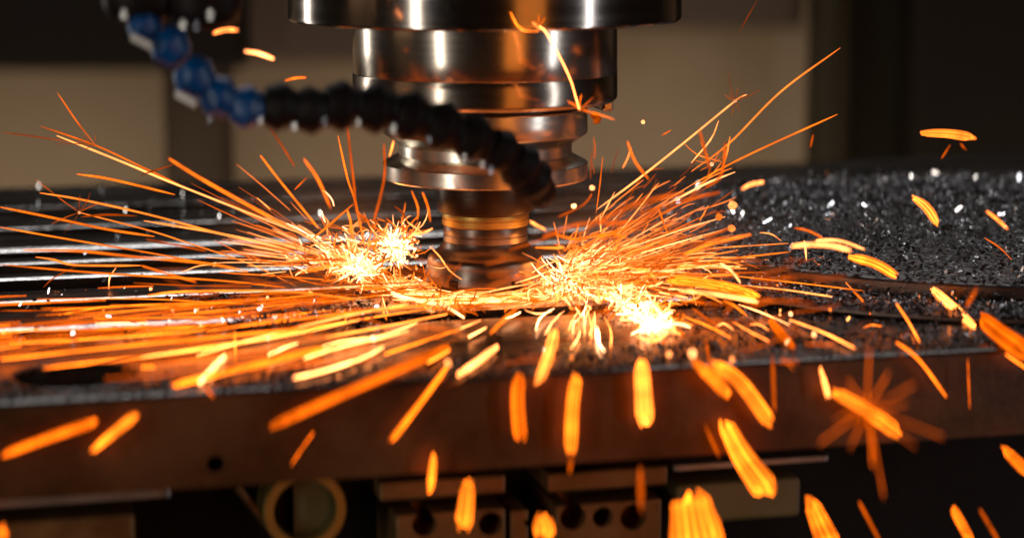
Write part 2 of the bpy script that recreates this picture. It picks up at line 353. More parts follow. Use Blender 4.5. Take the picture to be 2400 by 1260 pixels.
for i, (p, r) in enumerate(hpts):
    a = hpts[max(i-1, 0)][0]; b = hpts[min(i+1, len(hpts)-1)][0]
    o = bpy.data.objects.new('hose_link', lmb if i < 5 else lmk)  # first five links blue, later ones coloured near black
    d = (b-a).normalized(); d = (d+Vector((.06*random.uniform(-1, 1), 0, .12*random.uniform(-1, 1)))).normalized()
    o.rotation_euler = d.to_track_quat('Z', 'Y').to_euler(); o.location = p-hose.location
    stretch = 1.0
    o.scale = (r*1.05, r*1.05, r*1.12)
    link(o, hose)
    if i < 5: tag(o, 'blue hose link')
for x, y, dd_ in ((332, 98, .158), (436, 231, .158)):
    P = at(x, y, D-dd_); nrm = ((CAM-P).normalized()+(LAMPS[0]-P).normalized()).normalized()
    q = at(x+30, y+14, D-dd_)-P; tx = (q-nrm*q.dot(nrm)).normalized(); ty = nrm.cross(tx)
    bm = box_bm(-.0032, .0032, -.0009, .0009, -.0004, .0004, .0003)
    bmesh.ops.transform(bm, matrix=Matrix.Translation(P-hose.location) @ Matrix((tx, ty, nrm)).transposed().to_4x4(), verts=bm.verts)
    bm_obj('pale_bar', bm, M['bar'], hose)  # pale bar added under a link, tilted to flash lamp light
d = (hpts[-1][0]-hpts[-2][0]).normalized()
bm = lathe_bm([(0, -.004), (.0044, -.004), (.0048, -.001), (.0042, .0022), (.0034, .0034), (.0022, .0036), (.0018, .0030), (.0018, -.001), (0, -.001)], 32)
o = bm_obj('nozzle', bm, M['blackplastic'], hose, 40); o.location = hpts[-1][0]+d*.0046-hose.location; o.rotation_euler = d.to_track_quat('Z', 'Y').to_euler()
mf = empty('coolant_manifold', at(400, -20, D-.15)); tag(mf, 'black round bottomed coolant manifold hanging at the head of the hose', 'manifold')
s_ = (D-.15)/F
for nm, cx, cy, rx, ry in (('manifold_body', 330, -30, 92, 84), ('manifold_valve', 478, -34, 92, 104)):
    bm = lathe_bm([(0, -1), (.55, -.97), (.86, -.80), (.98, -.5), (1, -.2), (1, 1.6), (0, 1.6)], 48)
    o = bm_obj(nm, bm, M['blackplastic'], mf, 40); o.scale = (rx*s_, rx*s_*.8, ry*s_); o.location = at(cx, cy, D-.15)-mf.location

# ------------------------------------------------------------------ metal chips
def toward(Ldir, P):                         # half-way normal between the camera and a lamp
    return ((CAM-P).normalized()+(Ldir-P).normalized()).normalized()
def chip_field(name, pts, size, mat, label, glint=.05, dome=.4, jit=.03):
    """bent four-triangle flakes lying every way up, some tilted to flash a lamp; one mesh of stuff"""
    V_, F_ = [], []
    for P, s in zip(pts, size):
        P = Vector(P)
        if random.random() < glint: nrm = (toward(random.choice(LAMPS), P)+Vector(rng.normal(0, jit, 3))).normalized()  # this share is tilted to mirror a lamp at the camera
        else: nrm = Vector((random.gauss(0, .55), random.gauss(0, .55), 1)).normalized()
        q = nrm.to_track_quat('Z', 'Y').to_matrix() @ Matrix.Rotation(random.uniform(0, 6.28), 3, 'Z')
        a, b = s*random.uniform(.7, 1.5), s*random.uniform(.35, .8); h = dome*b*random.uniform(0, 1)
        base = len(V_)
        for c in ((-a, -b*.8, 0), (-.1*a, -b, h), (a, -b*.5, 0), (a*.8, b*.7, -h*.3), (0, b, h*.8), (-a*.9, b*.5, 0)):
            V_.append(P+q @ Vector((c[0]*random.uniform(.8, 1.2), c[1]*random.uniform(.8, 1.2), c[2])))
        F_ += [(base, base+1, base+4, base+5), (base+1, base+2, base+3, base+4)]
    o = mobj(name, V_, F_, mat)
    return tag(o, label, 'metal chips', None, 'stuff')
def table_pts(n, u0, u1, v0, v1, z0, z1):
    out = []
    for _ in range(n):
        u_, v_ = random.uniform(u0, u1), random.uniform(v0, v1); P = U*u_+V*v_
        out.append((P.x, P.y, random.uniform(z0, z1)))
    return out
def disc_pts(n, r0, r1, z, zh, keep):
    out = []
    while len(out) < n:
        r = math.sqrt(random.uniform(r0*r0, r1*r1)); a = random.uniform(0, 2*math.pi)
        P = (RC.x+r*math.cos(a), RC.y+r*math.sin(a))
        if keep(P): out.append((P[0], P[1], z+zh(r)*random.random()))
    return out
heap = lambda r: .002+.007*max(0, 1-(r/.112)**2)
view = lambda p: p[0]-p[1]*.25 < .27
pts = disc_pts(22000, 0, .1162, .0072, heap, view)+disc_pts(1500, .108, .1168, .0070, lambda r: .0045, view)+disc_pts(2500, .1162, .128, .0022, lambda r: .004*(.128-r)/.012, view)
chip_field('metal_chips', pts, [random.uniform(.0004, .0010)*(1.3 if P[1] > .1 else 1) for P in pts], M['chip_dark'], 'heap of dark steel chips covering the round plate', .0)
pts = disc_pts(3600, 0, .1165, .0088, heap, view)
chip_field('bright_metal_chips', pts, [random.uniform(.0003, .0008) for P in pts], M['chip'], 'bright glinting chips strewn over the dark heap on the round plate', .09)
pts = disc_pts(210, 0, .1165, .0105, heap, lambda p: view(p) and p[1] > .01)
chip_field('large_metal_chips', pts, [random.uniform(.0009, .0016) for P in pts], M['chip_bright'], 'larger flat chips flashing at the far side of the heap', .10, .0, .016)
low = lambda p: p[1] < .03 and p[0] > .045 and p[0] < .26
pts = disc_pts(11000, .1165, .1400, .0022, lambda r: .0018, low)+table_pts(2600, .02, .21, -.105, -.03, .0002, .0006)
chip_field('metal_chips', pts, [random.uniform(.0003, .0009) for _ in pts], M['chip_dark'], 'dark fine chips lying on the lower tier of the round plate', .0)
pts = disc_pts(1300, .1165, .1375, .0028, lambda r: .0022, low)
chip_field('bright_metal_chips', pts, [random.uniform(.0002, .0006) for _ in pts], M['chip'], 'small glinting chips on the lower tier of the round plate', .25)
# on the slotted table
def table_pts(n, u0, u1, v0, v1, z0, z1):
    out = []
    for _ in range(n):
        u_, v_ = random.uniform(u0, u1), random.uniform(v0, v1); P = U*u_+V*v_
        out.append((P.x, P.y, random.uniform(z0, z1)))
    return out
pts = table_pts(2600, -.17, -.02, -.0528, -.0367, -.0085, -.0015)+table_pts(500, -.10, -.03, -.034, .0, .0003, .0012)+table_pts(900, -.085, -.045, -.058, -.030, .0002, .0032)+[q for q in table_pts(2600, -.20, .14, -.1262, -.100, .0001, .0004) if math.hypot(q[0]*U.x+q[1]*U.y-cu, q[0]*V.x+q[1]*V.y-cv-.003) > .0168]+table_pts(700, -.17, .0, -.0105, .005, -.0085, -.004)
chip_field('metal_chips', pts, [random.uniform(.0003, .0009) for _ in pts], M['chip_dark'], 'dark chips packed in the table slots beside the cutter', .03)
pts = table_pts(150, -.15, -.02, -.06, .02, .0004, .0015)+table_pts(150, -.20, .0, .02, .26, .0004, .002)+table_pts(130, -.02, .16, -.118, -.06, .0004, .0012)+table_pts(120, -.09, -.04, -.05, -.03, .001, .003)
chip_field('bright_metal_chips', pts, [random.uniform(.0004, .0010) for _ in pts], M['chip_bright'], 'scattered bright chips on the slotted table', .07, .0, .02)
NTH = 'first second third fourth fifth sixth seventh eighth ninth tenth'.split()
# small mirror flakes added for the glints under hose and manifold
flk = None
for i, (x, y, d_) in enumerate([(490, 279, .152), (610, 283, .150), (690, 296, .149), (760, 284, .149), (840, 286, .146), (922, 300, .142), (1006, 326, .138), (1088, 368, .134), (1130, 385, .128), (1150, 399, .128), (290, 34, .166), (428, 58, .166), (460, 62, .166), (492, 34, .168)]):
    P = at(x, y, D-d_-.008); nrm = toward(LAMPS[0] if i % 3 else LAMPS[1], P)
    if flk is None:
        s = .0011
        ob = mobj('glint_flake', [(-s, -s*.7, 0), (0, -s, s*.05), (s, -s*.6, 0), (s*.9, s*.8, 0), (0, s, s*.05), (-s*.9, s*.6, 0)], [(0, 1, 4, 5), (1, 2, 3, 4)], M['chip_bright']); flk = ob
    else: ob = flk.copy(); link(ob)
    ob.location = P; ob.rotation_euler = nrm.to_track_quat('Z', 'Y').to_euler(); ob.scale = (random.uniform(.45, .75),)*3
    if i < 10: tag(ob, f'added glint flake under the coolant hose, {NTH[i]} from the blue links', 'metal chip', 'glint flakes on the hose')
    else: tag(ob, f'added glint flake on the black coolant manifold, {NTH[i-10]} from its outer side', 'metal chip', 'glint flakes on the manifold')

#SPARKS
# ------------------------------------------------------------------ sparks: glowing slivers of hot steel, each at its own distance
def limit(x, y):                             # distance at which a sight line meets the table, plate or the table's front face
    d = ray(x, y); best = 9.
    for z, test in ((.0125, lambda P: (P-RC).to_2d().length < .117), (.005, lambda P: VF < P.dot(V) < VB and (P-RC).to_2d().length < .1395), (.0012, lambda P: VF < P.dot(V) < VB)):
        t = (z-CAM.z)/d.z
        if t > 0 and test(CAM+d*t): best = min(best, t)
    if best == 9.:
        t = (VF-.0025-CAM.dot(V))/d.dot(V)
        if (CAM+d*t).z < .004: best = t
    return best
def resample(pts, n):
    pts = [np.array(p, float) for p in pts]
    if len(pts) == 2: return [pts[0]+(pts[1]-pts[0])*i/(n-1) for i in range(n)]
    P = [2*pts[0]-pts[1]]+pts+[2*pts[-1]-pts[-2]]; L = [0]
    for a, b in zip(pts, pts[1:]): L.append(L[-1]+np.linalg.norm((b-a)[:2])+1e-6)
    out = []
    for i in range(n):
        s = L[-1]*i/(n-1); k = min(max(j for j in range(len(L)-1) if L[j] <= s+1e-9), len(pts)-2)
        t = (s-L[k])/(L[k+1]-L[k]); a, b, c, d = P[k:k+4]
        out.append(.5*((2*b)+(-a+c)*t+(2*a-5*b+4*c-d)*t*t+(-a+3*b-3*c+d)*t**3))
    return out
def tube(pts3, rad, heat, tint, K, ragged=0., stripe=0., flat=.75, lines=0):
    """closed tube along pts3; returns verts, faces, heat, tint"""
    n = len(pts3); Vv, H = [], []
    p1, p2 = random.uniform(0, 6.28), random.uniform(0, 6.28); sl = [1+stripe*(.55*math.sin(3*2*math.pi*k/K+p1)+.35*math.sin(7*2*math.pi*k/K+p2)+.35*random.uniform(-1, 1)) for k in range(K)]
    e0 = [random.uniform(0, ragged) for _ in range(K)]; e1 = [random.uniform(0, ragged) for _ in range(K)]
    if lines:                                # a sheaf of glowing lines with uneven tips
        for h in range(2*lines):
            lv = random.choice([.8, 1.1, 1.5, 2.0]); ra, rb = random.uniform(0, ragged)**1.0, random.uniform(0, ragged)
            for k in range(K*h//(2*lines), K*(h+1)//(2*lines)):
                ed = (k-K*h/(2*lines))/(K/(2*lines)); gap = 0 if ed < .32 or ed > .70 else 1
                sl[k] = 1.65*lv if gap else .52*lv**.25; e0[k] = ra*(1 if gap == 1 else 1.5); e1[k] = rb*(1 if gap == 1 else 1.5)
    for i, P in enumerate(pts3):
        tg = (pts3[min(i+1, n-1)]-pts3[max(i-1, 0)]); tg = tg.normalized() if tg.length > 1e-9 else Vector((1, 0, 0))
        vw = (P-CAM).normalized(); sd = tg.cross(vw)
        if sd.length < 1e-4: sd = tg.orthogonal()
        sd.normalize(); nm = sd.cross(tg)
        for k in range(K):
            a = 2*math.pi*k/K
            off = (e0[k] if i == 0 else e0[k]*.5 if i == 1 else 0) - (e1[k] if i == n-1 else e1[k]*.5 if i == n-2 else 0)
            Vv.append(P+sd*(rad[i]*math.cos(a))+nm*(rad[i]*flat*math.sin(a))+tg*off); H.append(max(.05, heat[i]*sl[k]))
    Fc = [(i*K+k, i*K+(k+1) % K, (i+1)*K+(k+1) % K, (i+1)*K+k) for i in range(n-1) for k in range(K)]
    Fc += [tuple(range(K))[::-1], tuple(range((n-1)*K, n*K))]
    return Vv, Fc, H, [tint]*len(Vv)
def glow_obj(name, Vv, Fc, H, T, parent=None, mat='spark', origin=None):
    org = origin if origin is not None else (sum(Vv, Vector())/len(Vv))
    o = mobj(name, [v-org for v in Vv], Fc, M[mat], None)
    o.location = org
    if parent is not None: o.parent = parent; o.location = org-parent.location
    me = o.data
    for nm, dat in (('glow_level', H), ('glow_tint', T)):
        a = me.attributes.new(nm, 'FLOAT', 'POINT'); a.data.foreach_set('value', np.array(dat, np.float32))
    me.polygons.foreach_set('use_smooth', [True]*len(me.polygons))
    return o
def streak(pts, w0, w1, T, dz=None, dz1=None, sheaf=True):
    """geometry of one spark from its course (photo pixels) at its own distance"""
    if T < .62: T *= .62
    if w0 < 11: w0, w1 = w0*.8, w1*.8
    Lp = sum(math.dist(a, b) for a, b in zip(pts, pts[1:]))
    n = int(min(22, max(6, Lp/14))); q = resample(pts, n); wm = (w0+w1)/2
    P3, rad, heat = [], [], []
    sh = sheaf and wm >= 24 and T > .5
    if sh: T *= 1.12; w0 *= random.uniform(.68, .95)
    ph = random.uniform(0, 6.28); lean = random.uniform(-.25, .25)
    for i, (x, y) in enumerate(q):
        s = i/(n-1); w = w0+(w1-w0)*s
        if dz is None:
            bt = .30*w if sh else .85*max(0, w-3) if w > 10 else .5*max(0, w-3); dd = D*bt/(APX+bt)
        else: dd = (dz+((dz if dz1 is None else dz1)-dz)*s)/1000
        dep = min(D-dd, limit(x, y)-.0015); P3.append(at(x, y, dep))
        b = APX*abs(D-dep)/dep
        t = max(.55*w, w-.45*b) if sh else max(2.1, (.16 if T < .6 else .24)*w, w-.95*b)
        c = min(1, 1.15*t/max(b, .1)); e_ = min(i, n-1-i); ends = (.3, .62, .85, 1)[min(e_, 3)] if wm < 11 else (.6, .92, 1, 1)[min(e_, 3)]
        rad.append(t/2*dep/F*ends)
        heat.append(T*(1.25 if wm > 10 else 1.1)/max(c, .06)*(1+lean*(2*s-1)+.16*math.sin(ph+s*7)+.14*math.sin(ph*3+s*17)+.18*random.uniform(-1, 1)))
    if sh:
        nl = 4 if wm < 28 else 5 if wm < 40 else 6 if wm < 65 else 9
        return tube(P3, rad, heat, min(1, max(0, (T-.75)/6)), nl*10, ragged=.75*wm*P3_scale(P3), stripe=.5, flat=.45, lines=nl)
    K = 6 if wm < 11 else 16
    return tube(P3, rad, heat, min(1, max(0, (T-.5)/5)), K, ragged=(.8*wm*P3_scale(P3) if wm > 11 else 0), stripe=(.65 if wm > 11 else .12))
def P3_scale(P3): return (P3[0]-CAM).length/F
ORD = 'first second third fourth fifth sixth seventh eighth ninth tenth eleventh twelfth thirteenth fourteenth fifteenth sixteenth seventeenth eighteenth nineteenth twentieth'.split()
def ordinal(i):
    if i < 20: return ORD[i]
    t, r = divmod(i+1, 10); tens = {2: 'twenty', 3: 'thirty', 4: 'forty', 5: 'fifty'}[t]
    return (tens+'-'+ORD[r-1]) if r else tens[:-1]+'ieth'
DATA = '''
L 5 .9 135,218 180,285 222,338
L 8 2.6 133,318 300,385 383,420 560,490 703,547
L 6 1.0 93,295 222,340 330,390 420,432
L 4 .5 3,310 80,320 160,332
L 16 1.2 393,370 470,418 593,487 668,528
L 9 .5 330,410 405,386
L 10 1.4 180,408 260,420 410,456
L 8 1.7 93,452 187,467 350,503 500,543 620,568
L 4 1.6 187,498 350,540 443,570 583,617 693,670
L 10 1.2 0,485 123,510 250,537 362,554
L 6 1.4 0,532 117,553 260,577 377,597 480,616
L 12 1.1 53,586 183,588 320,602 483,617 583,637
L 8 2.2 337,517 433,533 547,553 667,583 717,610
L 9 1.7 83,602 125,608 167,620 240,622 330,622
L 6 3.0 272,627 257,650 255,678
L 5 2.6 423,638 445,630 463,623 482,621 502,616
L 12 .9 330,622 395,642 463,662
L 8 1.2 0,620 240,640 513,657 667,673
L 5 1.3 513,638 667,648 800,658
L 6 2.4 602,463 635,492
L 4 1.2 503,563 573,598 622,620
L 5 1.2 573,593 617,610 697,624
L 12 1.6 343,693 433,683 667,683 830,700
L 6 1.3 87,700 333,700 500,708 640,713
L 7 1.3 120,728 267,717 433,710 567,711
L 7 1.4 138,738 217,723 333,712
L 8 .5 0,728 120,727
L 6 .6 102,673 127,650 180,623
L 16 .9 218,744 347,750
L 9 3.2 223,757 347,757
L 7 1.0 650,617 760,608 830,610
L 18 1.2 690,640 800,618 840,622
L 10 .55 190,508 250,503 322,506
L 12 .5 340,560 420,575 482,588
L 5 1.0 660,640 720,660 790,672
S 14 2.0 323,837 500,813 700,780 860,745
S 14 3.0 627,832 665,815 700,803
S 7 1.6 550,777 552,828
S 18 2.6 710,840 800,812 900,790 960,775
S 16 2.2 460,832 560,803 800,742 960,712
S 20 1.2 0,842 250,815 500,790 700,770
S 10 1.4 20,805 300,788 520,770
S 12 .9 0,775 240,770 480,765
S 10 1.3 100,862 330,836 560,800
S 26 1.5 400,905 470,886 650,842 760,815
S 16 1.3 560,765 800,735 1000,715
S 12 1.6 620,790 820,752 1010,722
S 14 1.8 760,790 900,765 1050,735
S 9 1.2 300,745 600,740 850,722
S 12 2.4 820,800 900,785 980,755
S 22 2.8 685,886 760,868 850,838 900,812
S 8 2.6 745,815 800,800 870,790
S 14 1.2 900,830 990,800 1080,770
S 9 2.4 1073,772 1127,750
S 12 3.0 1097,790 1140,767
S 24 2.8 1070,880 1115,850 1168,810
S 22 1.1 1145,785 1180,750 1215,718
S 14 1.6 1000,850 1055,820
S 10 2.6 1060,695 1110,690 1200,672 1250,664 dz=30
S 24 3.4 465,900 495,868 530,832
S 22 1.3 328,860 364,860
S 44-30 .85 627,1002 800,924 987,842 1055,812
S 24 .6 478,905 502,930
S 14 4.0 905,672 930,692 990,706 1040,716 1088,744 dz=32
U 22 2.2 495,80 530,70 563,72
U 22 3.0 570,120 605,125 645,140
U 13 1.2 665,190 693,183 720,182
U 12 .5 632,300 660,340 692,392
U 8 1.5 792,318 815,420 832,470 855,578
U 16 .5 813,287 828,420 838,500 865,520
U 14 2.0 923,327 918,350 912,368
U 16 .55 900,333 900,420 872,534
U 11 1.3 610,364 653,420 745,533
U 18 .9 710,370 745,420 776,492
U 8 .8 720,415 690,445
U 9 1.3 727,563 760,537 828,478
U 12 1.5 813,490 822,520 824,548
U 10 .6 925,483 940,495 955,515
U 12 1.0 963,443 980,487 978,518
U 13 1.0 990,450 1003,485 1009,522
U 9 .8 842,500 865,517
U 7 2.4 910,522 903,540 896,562
U 11 2.6 957,557 972,546 990,547 1014,535
U 9 2.6 955,520 975,535 990,545
U 8 2.0 870,543 864,575 856,610
U 10 1.6 884,552 878,590
U 8 1.6 790,545 783,580 796,600
U 9 2.6 985,520 972,545 958,560
U 7 2.2 1007,577 1030,600 1053,633 1082,655 dz=42
U 8 1.4 1197,30 1217,66 1240,74 1262,74 dz=75
U 11 2.4 1263,62 1278,74 1310,130 1337,187 1350,230 1358,257 dz=75
U 24 .5 1382,262 1400,278 1392,292 dz=40
U 14 .5 1305,510 1367,480 1388,453
R 6 1.0 1550,318 1573,305
R 16 .8 1470,330 1488,378 1522,422
R 7 2.6 1400,490 1495,420 1600,337 1723,237 1750,222
R 6 1.7 1970,112 1830,215 1710,335 1620,402
R 6 1.4 1963,268 1797,343 1700,390 1625,432
R 4 .35 1775,0 1730,80
R 11 .6 1906,316 1899,346
R 26 1.9 2155,312 2220,313 2288,323
R 13 .5 2228,338 2206,373
R 14 .5 2247,332 2266,354
R 6 2.6 1684,283 1667,325 1620,382
R 4 1.6 1605,337 1633,362 1690,379
R 8 1.7 1711,320 1703,363 1690,402
R 8 3.2 1723,403 1660,428 1600,459 1553,484
R 20 .55 1638,300 1665,402
R 18 .6 1700,330 1690,410 1650,440
R 20 2.4 1735,445 1760,432 1793,426
R 6 2.6 1441,449 1410,510
R 7 2.6 1407,502 1408,544
R 4 1.0 1413,367 1405,440 1397,500
R 5 2.4 1538,436 1480,510 1443,554
R 4 1.8 1507,453 1483,481
R 24 .6 1400,520 1493,477 1600,452
R 22 .6 1270,555 1360,525 1490,520 1545,486
R 18 .55 1500,500 1600,470 1690,450
R 15 1.0 1385,555 1433,549 1472,558
R 12 1.6 1250,580 1327,581
R 16 2.2 1240,517 1258,528 1282,540
R 6 2.0 1362,552 1371,585 1355,622
R 9 1.6 1450,552 1440,598
R 4 2.4 1413,603 1470,580 1523,561
R 6 1.5 1560,564 1500,582 1448,600
R 4 1.8 1570,588 1520,607 1440,625
R 5 3.0 1208,663 1250,650 1292,632 dz=38
R 5 2.8 1247,639 1275,622 1315,607 dz=34
R 4 2.0 1200,684 1245,672 dz=36
R 14 1.0 1290,545 1350,560 1420,545
R 16 .9 1330,600 1400,560 1480,530
R 9 1.2 1540,480 1553,515 1565,548
R 6 1.8 1640,517 1650,500 1660,482
Q 16 1.3 1600,598 1667,571 1762,549
Q 5 2.4 1780,545 1807,548 1831,564
Q 13 .8 1858,533 1893,540 1930,558
Q 22 2.6 1853,577 1900,573 1950,576 2000,589
Q 15 2.6 1910,563 1967,564 2029,585
Q 10 3.0 1885,563 1888,585 1890,610
Q 26 1.8 1987,600 2050,617 2103,648
Q 4 2.6 1793,608 1877,620 1920,638
Q 5 1.8 1940,637 1973,653 1997,678
Q 11 .9 2000,682 2022,705 2040,736
Q 26 2.0 2137,460 2173,487 2200,530
Q 18 1.8 2310,493 2335,512 2364,538
Q 8 1.0 2307,557 2343,580 2371,608
Q 8 .6 1600,600 1660,595 1723,592
Q 4 1.8 1657,582 1750,576 1848,570
Q 6 1.5 1600,620 1720,605 1852,590
Q 4 2.6 1560,604 1680,603 1770,604
Q 4 2.8 1613,623 1750,625 1868,632
Q 4 2.0 1560,626 1700,628 1820,630
Q 13 3.0 1687,617 1713,633 1737,664
Q 8 1.5 1727,647 1890,665 2023,681
Q 4 2.2 1733,667 1850,680 1950,695
Q 30 1.7 1560,655 1640,662 1720,678 1785,703
Q 20 2.6 1590,680 1680,690 1780,708
Q 6 3.0 1730,713 1787,733 1850,761
Q 14 1.3 1693,703 1720,715 1753,741
Q 12 1.3 1600,740 1667,767 1713,792
Q 8 1.8 1717,753 1760,778 1803,799
Q 9 2.4 1678,765 1697,758 1718,772
Q 7 2.0 1757,761 1780,760 1802,774
Q 14 2.0 1850,748 1933,780 2005,816
Q 28 .75 1803,748 1830,780 1862,815
Q 7 1.2 2022,768 2043,761 2067,764
Q 16 1.6 2100,710 2127,750 2156,802
Q 26 2.4 2177,670 2230,717 2285,768
Q 60 .65 2292,738 2345,782 2420,835
Q 28 .5 2292,672 2262,722
Q 22 1.1 2095,797 2153,842 2220,932
Q 16 1.4 2355,828 2410,866
Q 16 .5 1620,720 1655,745 1690,770
Q 6 1.6 1690,650 1702,690 1715,685
Q 5 2.0 1620,662 1625,690 1632,715
Q 7 1.8 1908,610 1918,618 1926,624
Q 10 2.0 1480,780 1530,800 1580,770
F 34 2.4 1302,772 1286,830 1258,906
F 38-34 1.0 0,1068 100,1030 233,984
F 36 1.9 213,1058 268,1012 323,968
F 20 .6 680,1092 708,1050 738,1008
F 40 1.3 12,1226 2,1275
F 40-14 1.3 912,1038 980,950 1050,856
F 44 1.05 1217,872 1212,940 1220,1042
F 42 1.9 1353,872 1342,950 1337,1066
F 55 2.2 1503,842 1508,920 1513,1000
F 30 1.9 1018,1055 1013,1105 1008,1157
F 55 1.9 1098,1120 1092,1185 1083,1250
F 70 1.9 1272,1195 1278,1280
F 46 .42 1500,1095 1503,1200
F 110-150 1.7 1612,1140 1640,1300 dz=150
F 40 1.5 1622,845 1667,883 1712,932
F 44 1.9 1665,850 1733,893 1812,1000
F 50-78 1.9 1692,976 1740,1068 1806,1160
F 24 2.8 1921,857 1932,895 1943,938
F 46 1.9 1947,913 2030,960 2113,1020
F 50-70 1.5 1893,1158 1950,1290
F 36 1.2 2345,1043 2420,1118
F 30 1.4 2227,1178 2280,1275
F 28 .42 2012,1172 2066,1275
F 28 .42 2293,1187 2345,1275
F 30 .45 1650,990 1668,1030 1688,1072
F 30 .4 1810,828 1815,965
F 16 .42 2268,838 2273,962
F 36 .4 1340,1060 1334,1112
F 26 .45 1655,800 1664,860
'''
rows = []
for ln in DATA.strip().splitlines():
    f = ln.split(); dz = None
    if f[-1].startswith('dz='): dz = float(f.pop()[3:])
    w_ = [float(q) for q in f[1].split('-')]
    rows.append(dict(g=f[0], w0=w_[0], w1=w_[-1], T=float(f[2]), pts=[tuple(float(c) for c in p.split(',')) for p in f[3:]], dz=dz))
WHERE = dict(L=('over the table slots', 'sparks fanning out over the table slots', 1, 'from the top'),
             S=('spraying low along the table', 'low sparks spraying toward the front edge', 1, 'from the top'),
             U=('thrown up beside the spindle and hose', 'sparks thrown up round the tool holder', 0, 'from the slot side'),
             R=('in the fan beyond the cutter', 'sparks rising beyond the cutter', 0, 'from the cutter'),
             Q=('flying over the chip plate', 'sparks flying over the chip plate', 0, 'from the cutter'),
             F=('falling in front of the table face', 'wide sparks falling before the table face', 0, 'from the bore end'))
for g in 'LSURQF':
    rs = [r for r in rows if r['g'] == g]; wh, grp, key, side = WHERE[g]
    if g == 'F':
        for r in rs: r['T'] *= .88
    rs.sort(key=lambda r: sum(p[key] for p in r['pts'])/len(r['pts']))
    for i, r in enumerate(rs):
        wm = (r['w0']+r['w1'])/2; T = r['T']
        look = ('broad ' if wm >= 28 else 'thick ' if wm >= 13 else 'thin ')+('faint orange' if T < .62 else 'orange' if T < 1.55 else 'yellow' if T < 2.5 else 'pale yellow')
        o = glow_obj('spark', *streak(r['pts'], r['w0'], r['w1'], T, r['dz']))
        tag(o, f'{look} spark {wh}, {ordinal(i)} {side}', 'spark', grp)

def burst(label, x, y, arms, w, T, core=None, dz=None, group='bursting sparks'):
    dd = dz if dz is not None else 1000*D*(.6*w)/(APX+.6*w)
    dep = min(D-dd/1000, limit(x, y)-.002)
    t = empty('spark_burst', at(x, y, dep)); tag(t, label, 'spark burst', group)
    if core:
        bm = bmesh.new(); bmesh.ops.create_icosphere(bm, subdivisions=2, radius=core*dep/F)
        vs = [Vector(v.co)+t.location for v in bm.verts]; fs = [tuple(v.index for v in f.verts) for f in bm.faces]; bm.free()
        glow_obj('core', vs, fs, [T*1.5]*len(vs), [.8]*len(vs), t)
    for ax, ay in arms:
        q = streak([(x, y), ((x+ax)/2+random.uniform(-3, 3), (y+ay)/2+random.uniform(-3, 3)), (ax, ay)], w, w*.55, T*random.uniform(.6, 1.1), dd, dd+random.uniform(-12, 12), False)
        glow_obj('twig', *q, parent=t)
burst('small star burst of thin orange twigs over the back table slots', 186, 498, [(83, 420), (188, 457), (212, 450), (150, 547), (145, 512), (235, 475), (120, 525), (205, 475)], 3.6, .7, 4)
burst('feathery burst at the tip of the longest spark before the beige wall', 1723, 237, [(1707, 170), (1730, 203), (1707, 218), (1716, 272), (1782, 210), (1745, 215), (1698, 222), (1735, 262)], 3.6, .7, 4)
burst('forked burst where two sparks cross before the beige wall beside the slots', 222, 340, [(194, 315), (224, 316), (128, 337), (160, 327), (196, 352)], 3.4, .6)
burst('small burst where the curved spark meets the spindle edge', 1360, 257, [(1330, 238), (1363, 222), (1391, 228), (1395, 268), (1440, 280)], 6, .8, None, 75)
burst('faint plume above the curved spark on the spindle collar', 1264, 62, [(1248, 36), (1262, 34), (1282, 33), (1245, 60)], 7, .5, None, 76)
burst('large faint star burst of broad brown arms in front of the table end', 2032, 958, [(2038, 815), (2086, 868), (2152, 895), (2130, 945), (2215, 1025), (2150, 1048), (2045, 1095), (2072, 1168), (1990, 1052), (1915, 1042), (1950, 985), (1985, 890)], 30, .20, None, 205)
burst('tiny twiggy burst over the chips beyond the cutter', 1740, 612, [(1660, 625), (1765, 590), (1690, 650), (1800, 640), (1715, 585)], 3.2, .8, 3)
burst('fine twigs around the spark end over the chip heap', 1870, 620, [(1930, 600), (1840, 645), (1905, 650), (1850, 600)], 3.2, .8, 3)
burst('thin spray of twigs high in the fan beyond the cutter', 1668, 385, [(1640, 330), (1690, 350), (1700, 365), (1640, 400), (1655, 420), (1625, 375)], 4, 1.2, 5)

# round glowing beads
BEADS = [(1507, 286, 6, 2.4), (1388, 440, 8, 2.4), (1345, 483, 8, 3.2), (1717, 482, 13, 1.7), (1685, 508, 10, .9), (1715, 535, 11, 1.3), (1920, 638, 6, 3), (1950, 631, 6, 1), (1853, 735, 7, 3), (1828, 737, 4, 2), (1822, 668, 4, 1.2), (1945, 725, 6, 1.1), (2072, 724, 4, 1), (1908, 783, 8, 2.6), (1847, 802, 9, 2.6), (1716, 842, 9, 1.6), (1340, 838, 6, 1.3), (8, 777, 6, 2.2), (353, 677, 5, 2.4), (405, 727, 5, 2.4), (462, 724, 5, 2.4), (627, 697, 5, 2.6), (628, 792, 6, 3), (470, 762, 5, 2.6), (875, 793, 9, 4), (1050, 850, 12, 1.8), (1568, 830, 10, 1.8), (1622, 828, 14, 2.2)]
for i, (x, y, r, T) in enumerate(sorted(BEADS)):
    dep = min(D-.004-(.035 if r > 7 else 0), limit(x, y)-.0015)
    bm = bmesh.new(); bmesh.ops.create_icosphere(bm, subdivisions=2, radius=r*.8*dep/F)
    vs = [Vector(v.co)*(1+.18*random.uniform(-1, 1))+at(x, y, dep) for v in bm.verts]; fs = [tuple(v.index for v in f.verts) for f in bm.faces]; bm.free()
    o = glow_obj('spark_bead', vs, fs, [T*1.3*random.uniform(.7, 1.3) for _ in vs], [min(1, T/4)]*len(vs))
    tag(o, f'small round glowing bead of steel, {ordinal(i)} from the slot side', 'spark bead', 'glowing beads')

